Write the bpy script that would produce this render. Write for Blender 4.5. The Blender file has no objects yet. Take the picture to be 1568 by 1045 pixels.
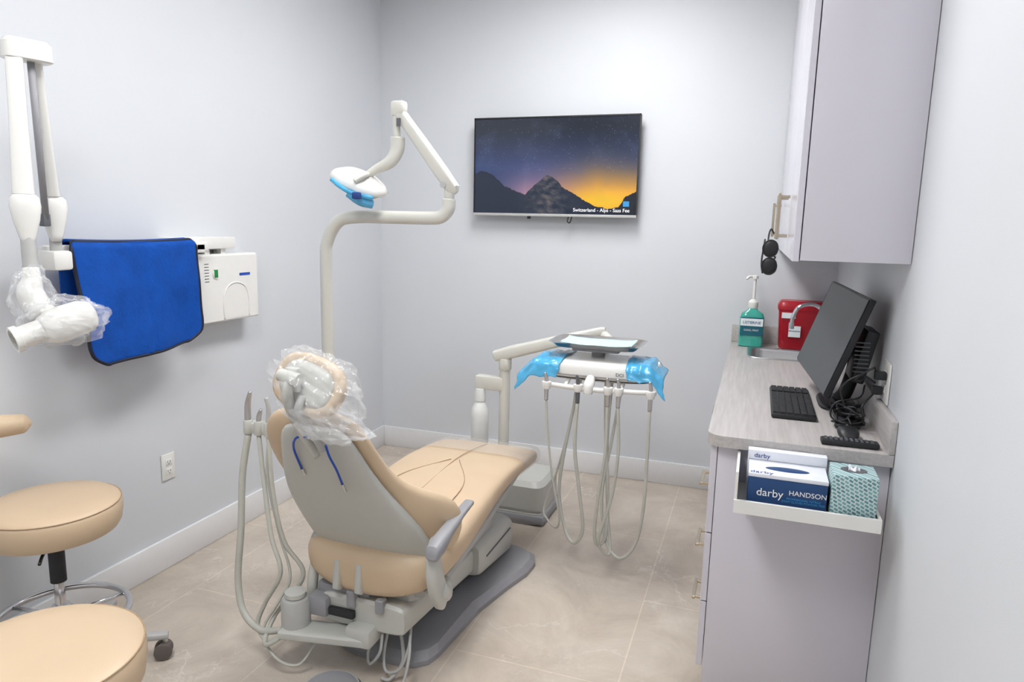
import bpy, bmesh, math, random
from mathutils import Vector, Matrix, Euler, noise
random.seed(7)
V=Vector
sc=bpy.context.scene
col=sc.collection
sc.view_settings.view_transform='Standard'
sc.view_settings.look='None'

# ---------------------------------------------------------------- materials
def lin(c):
    r=[]
    for x in c:
        x/=255.0
        r.append(x/12.92 if x<=0.04045 else ((x+0.055)/1.055)**2.4)
    return (*r,1.0)
def mat(name,rgb,rough=0.5,metal=0.0,var=0.03,scale=30.0,bump=0.0,bscale=200.0,alpha=1.0,coat=0.0,trans=0.0,emit=None,es=0.0,spec=0.5):
    m=bpy.data.materials.new(name); m.use_nodes=True
    nt=m.node_tree; n=nt.nodes; l=nt.links; b=n['Principled BSDF']
    tc=n.new('ShaderNodeTexCoord'); nz=n.new('ShaderNodeTexNoise')
    nz.inputs['Scale'].default_value=scale; nz.inputs['Detail'].default_value=3
    l.new(tc.outputs['Object'],nz.inputs['Vector'])
    c=lin(rgb)
    r=n.new('ShaderNodeValToRGB')
    r.color_ramp.elements[0].position=0.3; r.color_ramp.elements[1].position=0.7
    r.color_ramp.elements[0].color=(*[max(0,x*(1-var)) for x in c[:3]],1)
    r.color_ramp.elements[1].color=(*[min(1,x*(1+var)) for x in c[:3]],1)
    l.new(nz.outputs['Fac'],r.inputs['Fac']); l.new(r.outputs['Color'],b.inputs['Base Color'])
    b.inputs['Roughness'].default_value=rough; b.inputs['Metallic'].default_value=metal
    b.inputs['Alpha'].default_value=alpha; b.inputs['Coat Weight'].default_value=coat
    b.inputs['Transmission Weight'].default_value=trans
    b.inputs['Specular IOR Level'].default_value=spec
    if emit:
        b.inputs['Emission Color'].default_value=lin(emit); b.inputs['Emission Strength'].default_value=es
    if bump>0:
        n2=n.new('ShaderNodeTexNoise'); n2.inputs['Scale'].default_value=bscale
        l.new(tc.outputs['Object'],n2.inputs['Vector'])
        bp=n.new('ShaderNodeBump'); bp.inputs['Strength'].default_value=bump; bp.inputs['Distance'].default_value=0.01
        l.new(n2.outputs['Fac'],bp.inputs['Height']); l.new(bp.outputs['Normal'],b.inputs['Normal'])
    return m
M={}
M['wall']=mat('wall_paint',(211,214,218),0.5,var=0.012,scale=2,bump=0.05,bscale=350)
M['ceil']=mat('ceiling_paint',(236,236,236),0.8)
M['base']=mat('baseboard_paint',(228,228,229),0.4,var=0.01)
M['lilac']=mat('cabinet_gloss_lilac',(208,205,214),0.22,var=0.01,scale=3,coat=0.3)
M['white']=mat('white_plastic',(228,227,223),0.35,var=0.01)
M['whitegloss']=mat('white_gloss',(228,227,223),0.22,var=0.01)
M['shell']=mat('chair_shell_plastic',(193,193,187),0.38,var=0.01)
M['pole']=mat('pole_enamel',(208,207,199),0.3,var=0.01,coat=0.3)
M['cream']=mat('cream_vinyl',(207,183,153),0.42,var=0.02,scale=8,bump=0.06,bscale=500)
M['seam']=mat('vinyl_seam',(172,146,116),0.6)
M['gray']=mat('gray_plastic',(148,148,152),0.45,var=0.02)
M['dgray']=mat('dark_gray_plastic',(95,97,102),0.5)
M['lgray']=mat('light_gray_plastic',(180,180,178),0.45)
M['black']=mat('black_plastic',(26,27,30),0.45)
M['blackm']=mat('black_matte',(38,39,42),0.65)
M['screen']=mat('monitor_screen_off',(62,64,67),0.42,var=0.02)
M['chrome']=mat('chrome',(215,215,218),0.14,metal=1.0)
M['steel']=mat('brushed_steel',(200,200,202),0.3,metal=1.0)
M['brass']=mat('satin_nickel',(200,188,168),0.25,metal=1.0)
M['blue']=mat('apron_blue',(6,72,160),0.8,var=0.12,scale=14,bump=0.3,bscale=60,spec=0.25)
M['navy']=mat('apron_trim_navy',(10,16,36),0.6)
M['film']=mat('blue_barrier_film',(80,176,222),0.2,var=0.12,scale=25,alpha=0.78)
M['paper']=mat('tray_paper_blue',(190,226,228),0.7)
M['clear']=mat('clear_plastic_bag',(235,236,238),0.08,alpha=0.20,bump=1.0,bscale=28,spec=1.0)
M['clear2']=mat('clear_plastic_cover',(232,230,226),0.12,alpha=0.25,bump=0.6,bscale=18,spec=0.9)
M['hose']=mat('hose_gray',(190,190,181),0.45)
M['red']=mat('sharps_red',(172,20,38),0.3,alpha=0.95)
M['teal']=mat('mouthwash_liquid',(62,172,156),0.1,var=0.05,alpha=0.9,coat=0.5)
M['label']=mat('label_teal',(18,92,110),0.4)
M['labelw']=mat('label_white',(228,236,236),0.5)
M['boxnavy']=mat('carton_navy',(28,66,114),0.45,var=0.05)
M['boxwhite']=mat('carton_white',(226,228,236),0.5)
M['text']=mat('print_white',(240,240,240),0.6)
M['textblue']=mat('print_blue',(30,60,130),0.6)
M['texte']=mat('screen_text',(200,200,200),0.5,emit=(235,235,235),es=0.8)
M['cyan']=mat('print_cyan',(60,150,210),0.6)
M['green']=mat('indicator_green',(20,130,60),0.4)
M['bib']=mat('bib_cord_blue',(18,70,170),0.4)
M['rubber']=mat('rubber_dark',(98,90,86),0.7)
M['bottle']=mat('water_bottle',(228,230,228),0.3,alpha=0.93)
M['led']=mat('led_diffuser',(250,250,250),0.5,emit=(250,250,250),es=23.0)

def tissue_mat():
    m=mat('tissue_box_pattern',(96,158,160),0.5); nt=m.node_tree;n=nt.nodes;l=nt.links;b=n['Principled BSDF']
    tc=n.new('ShaderNodeTexCoord'); sp=n.new('ShaderNodeSeparateXYZ'); l.new(tc.outputs['Object'],sp.inputs[0])
    ad=n.new('ShaderNodeMath'); ad.operation='ADD'; l.new(sp.outputs['X'],ad.inputs[0]); l.new(sp.outputs['Y'],ad.inputs[1])
    cb=n.new('ShaderNodeCombineXYZ'); l.new(ad.outputs[0],cb.inputs['X']); l.new(sp.outputs['Z'],cb.inputs['Y'])
    mp=n.new('ShaderNodeMapping'); mp.inputs['Rotation'].default_value=(0,0,.5); l.new(cb.outputs[0],mp.inputs[0])
    br=n.new('ShaderNodeTexBrick'); l.new(mp.outputs[0],br.inputs['Vector'])
    br.inputs['Scale'].default_value=1.0; br.inputs['Brick Width'].default_value=0.014; br.inputs['Row Height'].default_value=0.009
    br.inputs['Mortar Size'].default_value=0.0018
    br.inputs['Color1'].default_value=lin((76,128,134)); br.inputs['Color2'].default_value=lin((118,168,170)); br.inputs['Mortar'].default_value=lin((195,210,210))
    l.new(br.outputs['Color'],b.inputs['Base Color']); return m
M['tissue']=tissue_mat()

def floor_mat():
    m=bpy.data.materials.new('floor_marble_tile'); m.use_nodes=True
    nt=m.node_tree;n=nt.nodes;l=nt.links;b=n['Principled BSDF']
    tc=n.new('ShaderNodeTexCoord'); sp=n.new('ShaderNodeSeparateXYZ'); l.new(tc.outputs['Object'],sp.inputs[0])
    ax=n.new('ShaderNodeMath'); ax.operation='ADD'; ax.inputs[1].default_value=0.34+1.2; l.new(sp.outputs['X'],ax.inputs[0])
    ay=n.new('ShaderNodeMath'); ay.operation='ADD'; ay.inputs[1].default_value=0.25; l.new(sp.outputs['Y'],ay.inputs[0])
    cb=n.new('ShaderNodeCombineXYZ'); l.new(ay.outputs[0],cb.inputs['X']); l.new(ax.outputs[0],cb.inputs['Y'])
    br=n.new('ShaderNodeTexBrick'); l.new(cb.outputs[0],br.inputs['Vector'])
    br.inputs['Scale'].default_value=1; br.inputs['Brick Width'].default_value=1.2; br.inputs['Row Height'].default_value=0.6
    br.inputs['Mortar Size'].default_value=0.0028; br.offset=0.5
    br.inputs['Color1'].default_value=(1,1,1,1); br.inputs['Color2'].default_value=(0.95,0.95,0.95,1); br.inputs['Mortar'].default_value=(1.18,1.17,1.15,1)
    nz=n.new('ShaderNodeTexNoise'); nz.inputs['Scale'].default_value=2.6; nz.inputs['Detail'].default_value=12; nz.inputs['Roughness'].default_value=0.7; nz.inputs['Distortion'].default_value=.7
    l.new(tc.outputs['Object'],nz.inputs['Vector'])
    r=n.new('ShaderNodeValToRGB'); e=r.color_ramp.elements
    e[0].position=0.30; e[0].color=lin((174,162,149)); e[1].position=0.72; e[1].color=lin((210,200,187))
    k=e.new(0.5); k.color=lin((194,182,168))
    l.new(nz.outputs['Fac'],r.inputs['Fac'])
    def vein(scale,dist,wd,mscale,amt,prev,colr):
        nv=n.new('ShaderNodeTexNoise'); nv.inputs['Scale'].default_value=scale; nv.inputs['Detail'].default_value=9; nv.inputs['Roughness'].default_value=.6; nv.inputs['Distortion'].default_value=dist
        l.new(tc.outputs['Object'],nv.inputs['Vector'])
        rv=n.new('ShaderNodeValToRGB'); ev=rv.color_ramp.elements
        ev[0].position=0.5-wd; ev[0].color=(0,0,0,1); ev[1].position=0.5+wd; ev[1].color=(0,0,0,1); k=ev.new(0.5); k.color=(1,1,1,1)
        l.new(nv.outputs['Fac'],rv.inputs['Fac'])
        nm=n.new('ShaderNodeTexNoise'); nm.inputs['Scale'].default_value=mscale; nm.inputs['Detail'].default_value=3; l.new(cb.outputs[0],nm.inputs['Vector'])
        rm=n.new('ShaderNodeValToRGB'); rm.color_ramp.elements[0].position=.48; rm.color_ramp.elements[1].position=.64; l.new(nm.outputs['Fac'],rm.inputs['Fac'])
        s1=n.new('ShaderNodeMath'); s1.operation='MULTIPLY'; l.new(rv.outputs['Color'],s1.inputs[0]); l.new(rm.outputs['Color'],s1.inputs[1])
        s2=n.new('ShaderNodeMath'); s2.operation='MULTIPLY'; s2.inputs[1].default_value=amt; l.new(s1.outputs[0],s2.inputs[0])
        mx=n.new('ShaderNodeMixRGB'); mx.inputs['Color2'].default_value=lin(colr); l.new(s2.outputs[0],mx.inputs['Fac']); l.new(prev,mx.inputs['Color1'])
        return mx.outputs[0]
    o=vein(1.6,.4,.006,2.1,.55,r.outputs['Color'],(236,231,223))
    o=vein(2.7,.3,.004,1.7,.4,o,(234,228,220))
    o=vein(1.1,.6,.03,1.4,.18,o,(156,148,139))
    mu=n.new('ShaderNodeMixRGB'); mu.blend_type='MULTIPLY'; mu.inputs['Fac'].default_value=1; l.new(o,mu.inputs['Color1']); l.new(br.outputs['Color'],mu.inputs['Color2'])
    l.new(mu.outputs[0],b.inputs['Base Color']); b.inputs['Roughness'].default_value=0.36
    return m
M['floor']=floor_mat()
def lam_mat():
    m=mat('counter_wood_laminate',(176,172,172),0.4); nt=m.node_tree;n=nt.nodes;l=nt.links;b=n['Principled BSDF']
    tc=n.new('ShaderNodeTexCoord'); mp=n.new('ShaderNodeMapping'); mp.inputs['Scale'].default_value=(90,5,90); l.new(tc.outputs['Object'],mp.inputs[0])
    nz=n.new('ShaderNodeTexNoise'); nz.inputs['Scale'].default_value=1; nz.inputs['Detail'].default_value=6; l.new(mp.outputs[0],nz.inputs['Vector'])
    r=n.new('ShaderNodeValToRGB'); e=r.color_ramp.elements; e[0].position=.3; e[0].color=lin((170,165,163)); e[1].position=.7; e[1].color=lin((189,184,182))
    l.new(nz.outputs['Fac'],r.inputs['Fac']); l.new(r.outputs['Color'],b.inputs['Base Color']); return m
M['lam']=lam_mat()

# ---------------------------------------------------------------- mesh helpers
def E(name,loc=(0,0,0)):
    o=bpy.data.objects.new(name,None); o.location=loc; o.empty_display_size=0.1; col.objects.link(o)
    return o
def fin(o,parent,m,smooth):
    if m is not None: o.data.materials.append(M[m] if isinstance(m,str) else m)
    if smooth and hasattr(o.data,'polygons'):
        for p in o.data.polygons: p.use_smooth=True
    col.objects.link(o)
    if parent is not None:
        o.parent=parent; o.matrix_parent_inverse=Matrix.Translation(-V(parent.location))
    return o
def frombm(parent,name,bm,m,smooth=True,auto=False):
    bmesh.ops.recalc_face_normals(bm,faces=bm.faces)
    me=bpy.data.meshes.new(name); bm.to_mesh(me); bm.free()
    o=bpy.data.objects.new(name,me); fin(o,parent,m,smooth)
    if auto:
        md=o.modifiers.new('es','EDGE_SPLIT'); md.split_angle=math.radians(35)
    return o
def addbox(bm,lo,hi,bev=0,seg=2,rot=None):
    lo=V(lo);hi=V(hi);c=(lo+hi)/2;s=hi-lo
    r=bmesh.ops.create_cube(bm,size=1.0); vs=r['verts']
    for v in vs: v.co=V((v.co.x*s.x,v.co.y*s.y,v.co.z*s.z))
    if bev>0:
        es=list({e for v in vs for e in v.link_edges})
        rr=bmesh.ops.bevel(bm,geom=es,offset=min(bev,min(s)*0.49),segments=seg,affect='EDGES',profile=0.5)
        vs=list({v for f in rr['faces'] for v in f.verts}|{v for v in vs if v.is_valid})
    R=Euler(rot).to_matrix() if rot else Matrix.Identity(3)
    for v in vs: v.co=R@V(v.co)+c
def box(parent,name,lo,hi,m,bev=0.004,seg=2,rot=None):
    bm=bmesh.new(); addbox(bm,lo,hi,bev,seg,rot); return frombm(parent,name,bm,m,bev>0,True)
def boxes(parent,name,lst,m,bev=0.0,rot=None):
    bm=bmesh.new()
    for a,b in lst: addbox(bm,a,b,bev,1,rot)
    return frombm(parent,name,bm,m,False)
def loft(parent,name,rings,m,closed=True,caps=True,smooth=True,auto=False):
    bm=bmesh.new(); rv=[[bm.verts.new(p) for p in r] for r in rings]
    N=len(rings[0])
    for i in range(len(rv)-1):
        for j in range(N if closed else N-1):
            k=(j+1)%N; bm.faces.new((rv[i][j],rv[i][k],rv[i+1][k],rv[i+1][j]))
    if caps and closed:
        bm.faces.new(rv[0]); bm.faces.new(rv[-1])
    return frombm(parent,name,bm,m,smooth,auto)
def sring(C,U,W,a,b,n=2.5,N=36,wing=0.0):
    C=V(C);U=V(U).normalized();W=V(W).normalized();o=[]
    for i in range(N):
        t=2*math.pi*i/N;c=math.cos(t);s=math.sin(t)
        x=a*math.copysign(abs(c)**(2/n),c);y=b*math.copysign(abs(s)**(2/n),s)
        if wing: y+=wing*(abs(x)/max(a,1e-6))**3
        o.append(C+U*x+W*y)
    return o
def smoothpts(pts,k=8):
    P=[V(p) for p in pts]
    if len(P)<3: return P
    Q=[P[0]*2-P[1]]+P+[P[-1]*2-P[-2]];o=[]
    for i in range(1,len(Q)-2):
        for j in range(k):
            t=j/k;a,b,c,d=Q[i-1],Q[i],Q[i+1],Q[i+2]
            o.append(0.5*((2*b)+(c-a)*t+(2*a-5*b+4*c-d)*t*t+(3*b-a-3*c+d)*t**3))
    o.append(P[-1]);return o
def tube(parent,name,pts,r,m,k=8,N=14,smooth=True,flat=1.0,bm=None):
    P=smoothpts(pts,k) if smooth else [V(p) for p in pts]
    rs=r if isinstance(r,(list,tuple)) else [r]*len(pts)
    n=len(P); R=[]
    for i in range(n):
        f=i/(n-1)*(len(rs)-1); a=int(min(f,len(rs)-2)) if len(rs)>1 else 0
        R.append(rs[a]+(rs[min(a+1,len(rs)-1)]-rs[a])*(f-a))
    rings=[];up=None
    for i in range(n):
        T=(P[min(i+1,n-1)]-P[max(i-1,0)]).normalized()
        if up is None:
            up=V((0,0,1)) if abs(T.z)<0.9 else V((1,0,0))
        U=(up-T*up.dot(T)).normalized(); W=T.cross(U); up=U
        rings.append([P[i]+(U*math.cos(2*math.pi*j/N)*flat+W*math.sin(2*math.pi*j/N))*R[i] for j in range(N)])
    if bm is None: return loft(parent,name,rings,m,auto=False)
    rv=[[bm.verts.new(p) for p in rr] for rr in rings]
    for i in range(n-1):
        for j in range(N):
            q=(j+1)%N; bm.faces.new((rv[i][j],rv[i][q],rv[i+1][q],rv[i+1][j]))
    bm.faces.new(rv[0]);bm.faces.new(rv[-1])
def cyl(parent,name,p0,p1,r0,m,r1=None,N=28,bev=0.0):
    r1=r0 if r1 is None else r1
    p0=V(p0);p1=V(p1);T=(p1-p0).normalized();up=V((0,0,1)) if abs(T.z)<.9 else V((1,0,0))
    U=(up-T*up.dot(T)).normalized();W=T.cross(U)
    def rg(c,r): return [c+(U*math.cos(2*math.pi*j/N)+W*math.sin(2*math.pi*j/N))*r for j in range(N)]
    if bev>0: rr=[rg(p0,r0-bev),rg(p0+T*bev*.3,r0-bev*.3),rg(p0+T*bev,r0),rg(p1-T*bev,r1),rg(p1-T*bev*.3,r1-bev*.3),rg(p1,r1-bev)]
    else: rr=[rg(p0,r0),rg(p1,r1)]
    return loft(parent,name,rr,m,auto=True)
def lathe(parent,name,c,prof,m,N=36,sx=1,sy=1):
    c=V(c)
    rings=[[c+V((r*sx*math.cos(2*math.pi*j/N),r*sy*math.sin(2*math.pi*j/N),z)) for j in range(N)] for r,z in prof]
    return loft(parent,name,rings,m,auto=True)
def ell(parent,name,c,r,m,rot=(0,0,0),nz=0.0,ns=10,seg=32):
    bm=bmesh.new(); bmesh.ops.create_uvsphere(bm,u_segments=seg,v_segments=seg//2,radius=1.0)
    R=Euler(rot).to_matrix();c=V(c)
    for v in bm.verts:
        k=1
        if nz:
            k=1+nz*(noise.noise(v.co*ns*0.3+c*3)+.5*(0.5-abs(noise.noise(v.co*ns*.6+c))*2)+.3*noise.noise(v.co*ns*1.6))
        v.co=c+R@V((v.co.x*r[0]*k,v.co.y*r[1]*k,v.co.z*r[2]*k))
    return frombm(parent,name,bm,m,smooth=not nz)
def sheet(parent,name,f,nu,nv,m,th=0.003):
    bm=bmesh.new(); g=[[bm.verts.new(f(i/nu,j/nv)) for j in range(nv+1)] for i in range(nu+1)]
    for i in range(nu):
        for j in range(nv): bm.faces.new((g[i][j],g[i+1][j],g[i+1][j+1],g[i][j+1]))
    o=frombm(parent,name,bm,m)
    if th: md=o.modifiers.new('s','SOLIDIFY'); md.thickness=th; md.offset=0
    return o
def prism(parent,name,poly,z0,z1,m,inset=0.0):
    c=sum((V((p[0],p[1],0)) for p in poly),V())/len(poly)
    r0=[V((p[0],p[1],z0)) for p in poly]
    rr=[r0]
    if inset>0:
        rr.append([V((p[0],p[1],z0+(z1-z0)*.45)) for p in poly])
        rr.append([V((p[0],p[1],z1))+(c-V((p[0],p[1],0))).normalized()*inset for p in poly])
    else: rr.append([V((p[0],p[1],z1)) for p in poly])
    return loft(parent,name,rr,m,smooth=False)
def text(parent,name,s,loc,size,m,rot=(math.pi/2,0,0),align='CENTER'):
    cu=bpy.data.curves.new(name,'FONT'); cu.body=s; cu.size=size; cu.extrude=0.0003; cu.align_x=align
    cu.materials.append(M[m])
    o=bpy.data.objects.new(name,cu); o.location=loc; o.rotation_euler=rot; col.objects.link(o)
    if parent is not None: o.parent=parent; o.matrix_parent_inverse=Matrix.Translation(-V(parent.location))
    return o

# ---------------------------------------------------------------- room
XL,XR,YB,YF,H=-2.39,0.42,4.17,-1.3,3.05
box(None,'floor',(XL-.1,YF-.1,-.1),(XR+.1,YB+.1,0),'floor',0)
box(None,'ceiling',(XL-.1,YF-.1,H),(XR+.1,YB+.1,H+.1),'ceil',0)
box(None,'wall_left',(XL-.1,YF,0),(XL,YB,H),'wall',0)
box(None,'wall_right',(XR,YF,0),(XR+.1,YB,H),'wall',0)
box(None,'wall_back',(XL-.1,YB,0),(XR+.1,YB+.1,H),'wall',0)
box(None,'wall_front',(XL-.1,YF-.1,0),(XR+.1,YF,H),'wall',0)
box(None,'baseboard_left',(XL,YF,0),(XL+.016,YB,.14),'base',.004)
box(None,'baseboard_back',(XL+.016,YB-.016,0),(-.07,YB,.14),'base',.004)
box(None,'baseboard_right',(XR-.016,YF,0),(XR,2.2,.14),'base',.004)
for (x,y) in ((-.85,2.75),(-1.0,.6)):
    p=E('ceiling_light_panel',(x,y,H))
    boxes(p,'frame',[((x-.31,y-.61,H-.02),(x-.29,y+.61,H)),((x+.29,y-.61,H-.02),(x+.31,y+.61,H)),((x-.29,y-.61,H-.02),(x+.29,y-.59,H)),((x-.29,y+.59,H-.02),(x+.29,y+.61,H))],'white')
    box(p,'diffuser',(x-.29,y-.59,H-.012),(x+.29,y+.59,H-.004),'led',0)

# ---------------------------------------------------------------- television
tv=E('television',(-1.18,4.12,1.9))
x0,x1,z0,z1,yf=-1.69,-.675,1.607,2.185,4.085
box(tv,'back_housing',(x0,yf,z0),(x1,yf+.03,z1),'black',.004)
box(tv,'rear_bulge',(x0+.2,yf+.03,z0+.06),(x1-.2,YB-.012,z0+.4),'blackm',.01)
boxes(tv,'bezel',[((x0,yf-.006,z1-.008),(x1,yf,z1)),((x0,yf-.006,z0),(x0+.007,yf,z1)),((x1-.007,yf-.006,z0),(x1,yf,z1))],'black')
box(tv,'bottom_bezel',(x0,yf-.008,z0-.004),(x1,yf,z0+.012),'lgray',.002)
box(tv,'sensor',(-1.34,yf,z0-.02),(-1.32,yf+.02,z0-.003),'black',.004)
tube(tv,'cable_hook',[(-1.08,yf+.01,z0),(-1.085,yf,z0-.03),(-1.07,yf,z0-.037),(-1.06,yf+.01,z0)],.004,'black')
ridge=[(0,.42),(.05,.46),(.11,.42),(.18,.31),(.26,.24),(.33,.20),(.38,.30),(.42,.35),(.466,.41),(.52,.36),(.57,.27),(.62,.23),(.68,.16),(.76,.09),(.84,.06),(.9,.08),(.94,.19),(1.0,.24)]
def rid(u):
    for i in range(len(ridge)-1):
        a,b=ridge[i],ridge[i+1]
        if u<=b[0]: t=(u-a[0])/(b[0]-a[0]); return a[1]+(b[1]-a[1])*t
    return ridge[-1][1]
def mixc(a,b,t):
    t=max(0,min(1,t)); return tuple(a[i]+(b[i]-a[i])*t for i in range(3))
def pix(u,v):
    r=rid(u)+.018*noise.noise(V((u*28,3.1,0)))+.008*noise.noise(V((u*80,1,0)))
    if v<r:
        n_=noise.noise(V((u*26,v*20,0)))+.6*noise.noise(V((u*60+v*30,v*50,2)))
        cen=max(0,1-abs(u-.47)/.2)
        c=mixc((12,28,52),(104,94,92),cen*(.5+.8*n_))
        return mixc(c,(20,18,18),max(0,(u-.75)*2))
    top=(32,40,54); mid=(44,62,112)
    c=mixc(mid,top,(v-.5)/.4)
    glow=mixc((168,128,150),(250,176,64),(u-.42)/.35)
    if u<.32: glow=mixc((26,50,90),(160,124,150),(u-.05)/.27)
    h=.26+.07*max(0,1-abs(u-.75)/.5)
    g=math.exp(-((v-.14)/h)**2)*1.08
    c=mixc(c,glow,g)
    c=mixc(c,(255,202,40),math.exp(-((u-.80)/.2)**2-((v-.14)/.09)**2))
    d=noise.noise(V((u*7,v*5,5)))+.5*noise.noise(V((u*20,v*16,7)))
    c=mixc(c,(96,108,146),max(0,d)*.28*(1 if v>.4 else .3))
    return c
nu,nv=360,204
bm=bmesh.new(); cl=bm.loops.layers.float_color.new('screen')
rnd=random.Random(3); stars={(rnd.randrange(nu),rnd.randrange(int(nv*.45),nv)) for _ in range(420)}
g=[[bm.verts.new((x0+.008+(x1-x0-.016)*i/nu,yf-.003,z0+.012+(z1-z0-.022)*j/nv)) for j in range(nv+1)] for i in range(nu+1)]
for i in range(nu):
    for j in range(nv):
        f=bm.faces.new((g[i][j],g[i+1][j],g[i+1][j+1],g[i][j+1]))
        c=pix((i+.5)/nu,(j+.5)/nv)
        if (i,j) in stars: c=mixc(c,(200,205,230),rnd.random()*.6)
        cc=lin(c)
        for lp in f.loops: lp[cl]=cc
so=frombm(tv,'screen_picture',bm,None,False)
m=bpy.data.materials.new('tv_screen'); m.use_nodes=True; n=m.node_tree.nodes; l=m.node_tree.links; b=n['Principled BSDF']
at=n.new('ShaderNodeAttribute'); at.attribute_name='screen'; b.inputs['Base Color'].default_value=(.01,.01,.012,1)
b.inputs['Roughness'].default_value=.12; l.new(at.outputs['Color'],b.inputs['Emission Color']); b.inputs['Emission Strength'].default_value=.95
so.data.materials.append(m)
text(tv,'caption','Switzerland - Alps - Saas Fee',(-.715,yf-.006,z0+.028),.029,'texte',align='RIGHT')
box(tv,'caption_icon',(-.755,yf-.005,z0+.06),(-.72,yf-.0035,z0+.09),'cyan',0)

# ---------------------------------------------------------------- base cabinet + counter
bc=E('base_cabinet',(.16,3.2,0))
YN=2.22
box(bc,'end_panel',(-.07,YN,.0),(XR-.002,YN+.02,.878),'lilac',.001)
box(bc,'toe_kick',(-.02,YN+.02,0),(0,YB-.02,.1),'dgray',0)
box(bc,'bottom_panel',(-.07,YN+.02,.1),(XR-.002,YB-.02,.118),'lilac',0)
dr=[]
ys=[YN,2.80,3.38,4.14]
for a,b_ in zip(ys[:-1],ys[1:]):
    for (p,q) in ((.105,.335),(.339,.575),(.579,.875)) if a<2.8 else ((.105,.695),(.699,.875)):
        dr.append(((-.092,a+.002,p),(-.072,b_-.002,q)))
bm=bmesh.new()
for a,b_ in dr: addbox(bm,a,b_,.0015,1)
frombm(bc,'drawer_fronts',bm,'lilac',False)
def pull(parent,x,y,z,L=.14,vert=False):
    bm=bmesh.new()
    if vert:
        addbox(bm,(x-.006,y-.006,z-L/2),(x+.006,y+.006,z+L/2),.002,1)
        for s in (-1,1): addbox(bm,(x,y-.005,z+s*(L/2-.012)-.005),(x+.034,y+.005,z+s*(L/2-.012)+.005),.001,1)
    else:
        addbox(bm,(x-.006,y-L/2,z-.006),(x+.006,y+L/2,z+.006),.002,1)
        for s in (-1,1): addbox(bm,(x,y+s*(L/2-.012)-.005,z-.005),(x+.034,y+s*(L/2-.012)+.005,z+.005),.001,1)
    frombm(parent,'pull_handle',bm,'brass',False)
for z in (.66,.43,.225): pull(bc,-.125,2.51,z)
pull(bc,-.125,3.09,.77); pull(bc,-.125,3.3,.6,vert=True); pull(bc,-.125,3.46,.6,vert=True)
CT=.915
def arc(cx,cy,r,a0,a1,n=8): return [(cx+r*math.cos(math.radians(a0+(a1-a0)*i/n)),cy+r*math.sin(math.radians(a0+(a1-a0)*i/n))) for i in range(n+1)]
CX=-.105;CN=2.19
prism(bc,'countertop',arc(CX+.05,CN+.05,.05,180,270)+[(XR-.002,CN),(XR-.002,3.66),(CX,3.66)],CT-.036,CT,'lam')
boxes(bc,'countertop_back',[((CX,3.66,CT-.036),(.0,3.98,CT)),((.32,3.66,CT-.036),(XR-.002,3.98,CT)),((CX,3.98,CT-.036),(XR-.002,YB-.002,CT))],'lam')
box(None,'trim_1',(XR-.018,CN,CT+.001),(XR-.001,YB-.022,CT+.1),'lam',.002)
box(None,'trim_2',(CX,YB-.020,CT+.001),(XR-.002,YB-.001,CT+.1),'lam',.002)
# sink
sk=E('sink',(.16,3.82,CT))
R_=[]
for (e,z) in ((.012,CT+.001),(.012,CT+.005),(-.006,CT+.004),(-.014,CT-.01),(-.02,CT-.14),(-.05,CT-.155)):
    R_.append(sring((.16,3.82,z),(1,0,0),(0,1,0),.16+e,.16+e,8,48))
loft(sk,'basin',R_,'steel',caps=False)
sheet(sk,'basin_floor',lambda u,v:V((.05+.22*u,3.71+.22*v,CT-.155)),2,2,'steel',.002)
cyl(sk,'drain',(.16,3.82,CT-.154),(.16,3.82,CT-.15),.03,'chrome')
fc=E('faucet',(.345,3.86,CT))
cyl(fc,'base',(.36,3.86,CT+.001),(.36,3.86,CT+.03),.022,'chrome',bev=.003)
tube(fc,'gooseneck',[(.36,3.86,CT+.02),(.36,3.86,CT+.17),(.345,3.86,CT+.23),(.29,3.855,CT+.265),(.225,3.85,CT+.25),(.20,3.85,CT+.20),(.195,3.85,CT+.16)],.0105,'chrome')
cyl(fc,'aerator',(.195,3.85,CT+.165),(.194,3.85,CT+.135),.014,'chrome')
tube(fc,'lever',[(.36,3.86,CT+.05),(.36,3.82,CT+.06),(.36,3.79,CT+.08)],.006,'chrome')
# sharps
sh=E('sharps_container',(.25,4.07,CT))
loft(sh,'bin',[sring((.25,4.075,CT+z),(1,0,0),(0,1,0),a,b_,7) for z,a,b_ in ((.001,.1,.055),(.01,.105,.06),(.2,.115,.066),(.21,.118,.068),(.215,.12,.07))],'red',auto=True)
loft(sh,'lid',[sring((.25,4.075,CT+z),(1,0,0),(0,1,0),a,b_,7) for z,a,b_ in ((.215,.122,.07),(.235,.122,.07),(.255,.112,.062),(.262,.105,.055))],'red',auto=True)
box(sh,'warning_label',(.19,4.0,CT+.07),(.25,4.006,CT+.13),'labelw',0)
box(sh,'lid_label',(.15,4.003,CT+.17),(.22,4.008,CT+.2),'labelw',0)
text(sh,'warning_text','BIOHAZARD',(.22,3.999,CT+.1),.010,'textblue')
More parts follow.
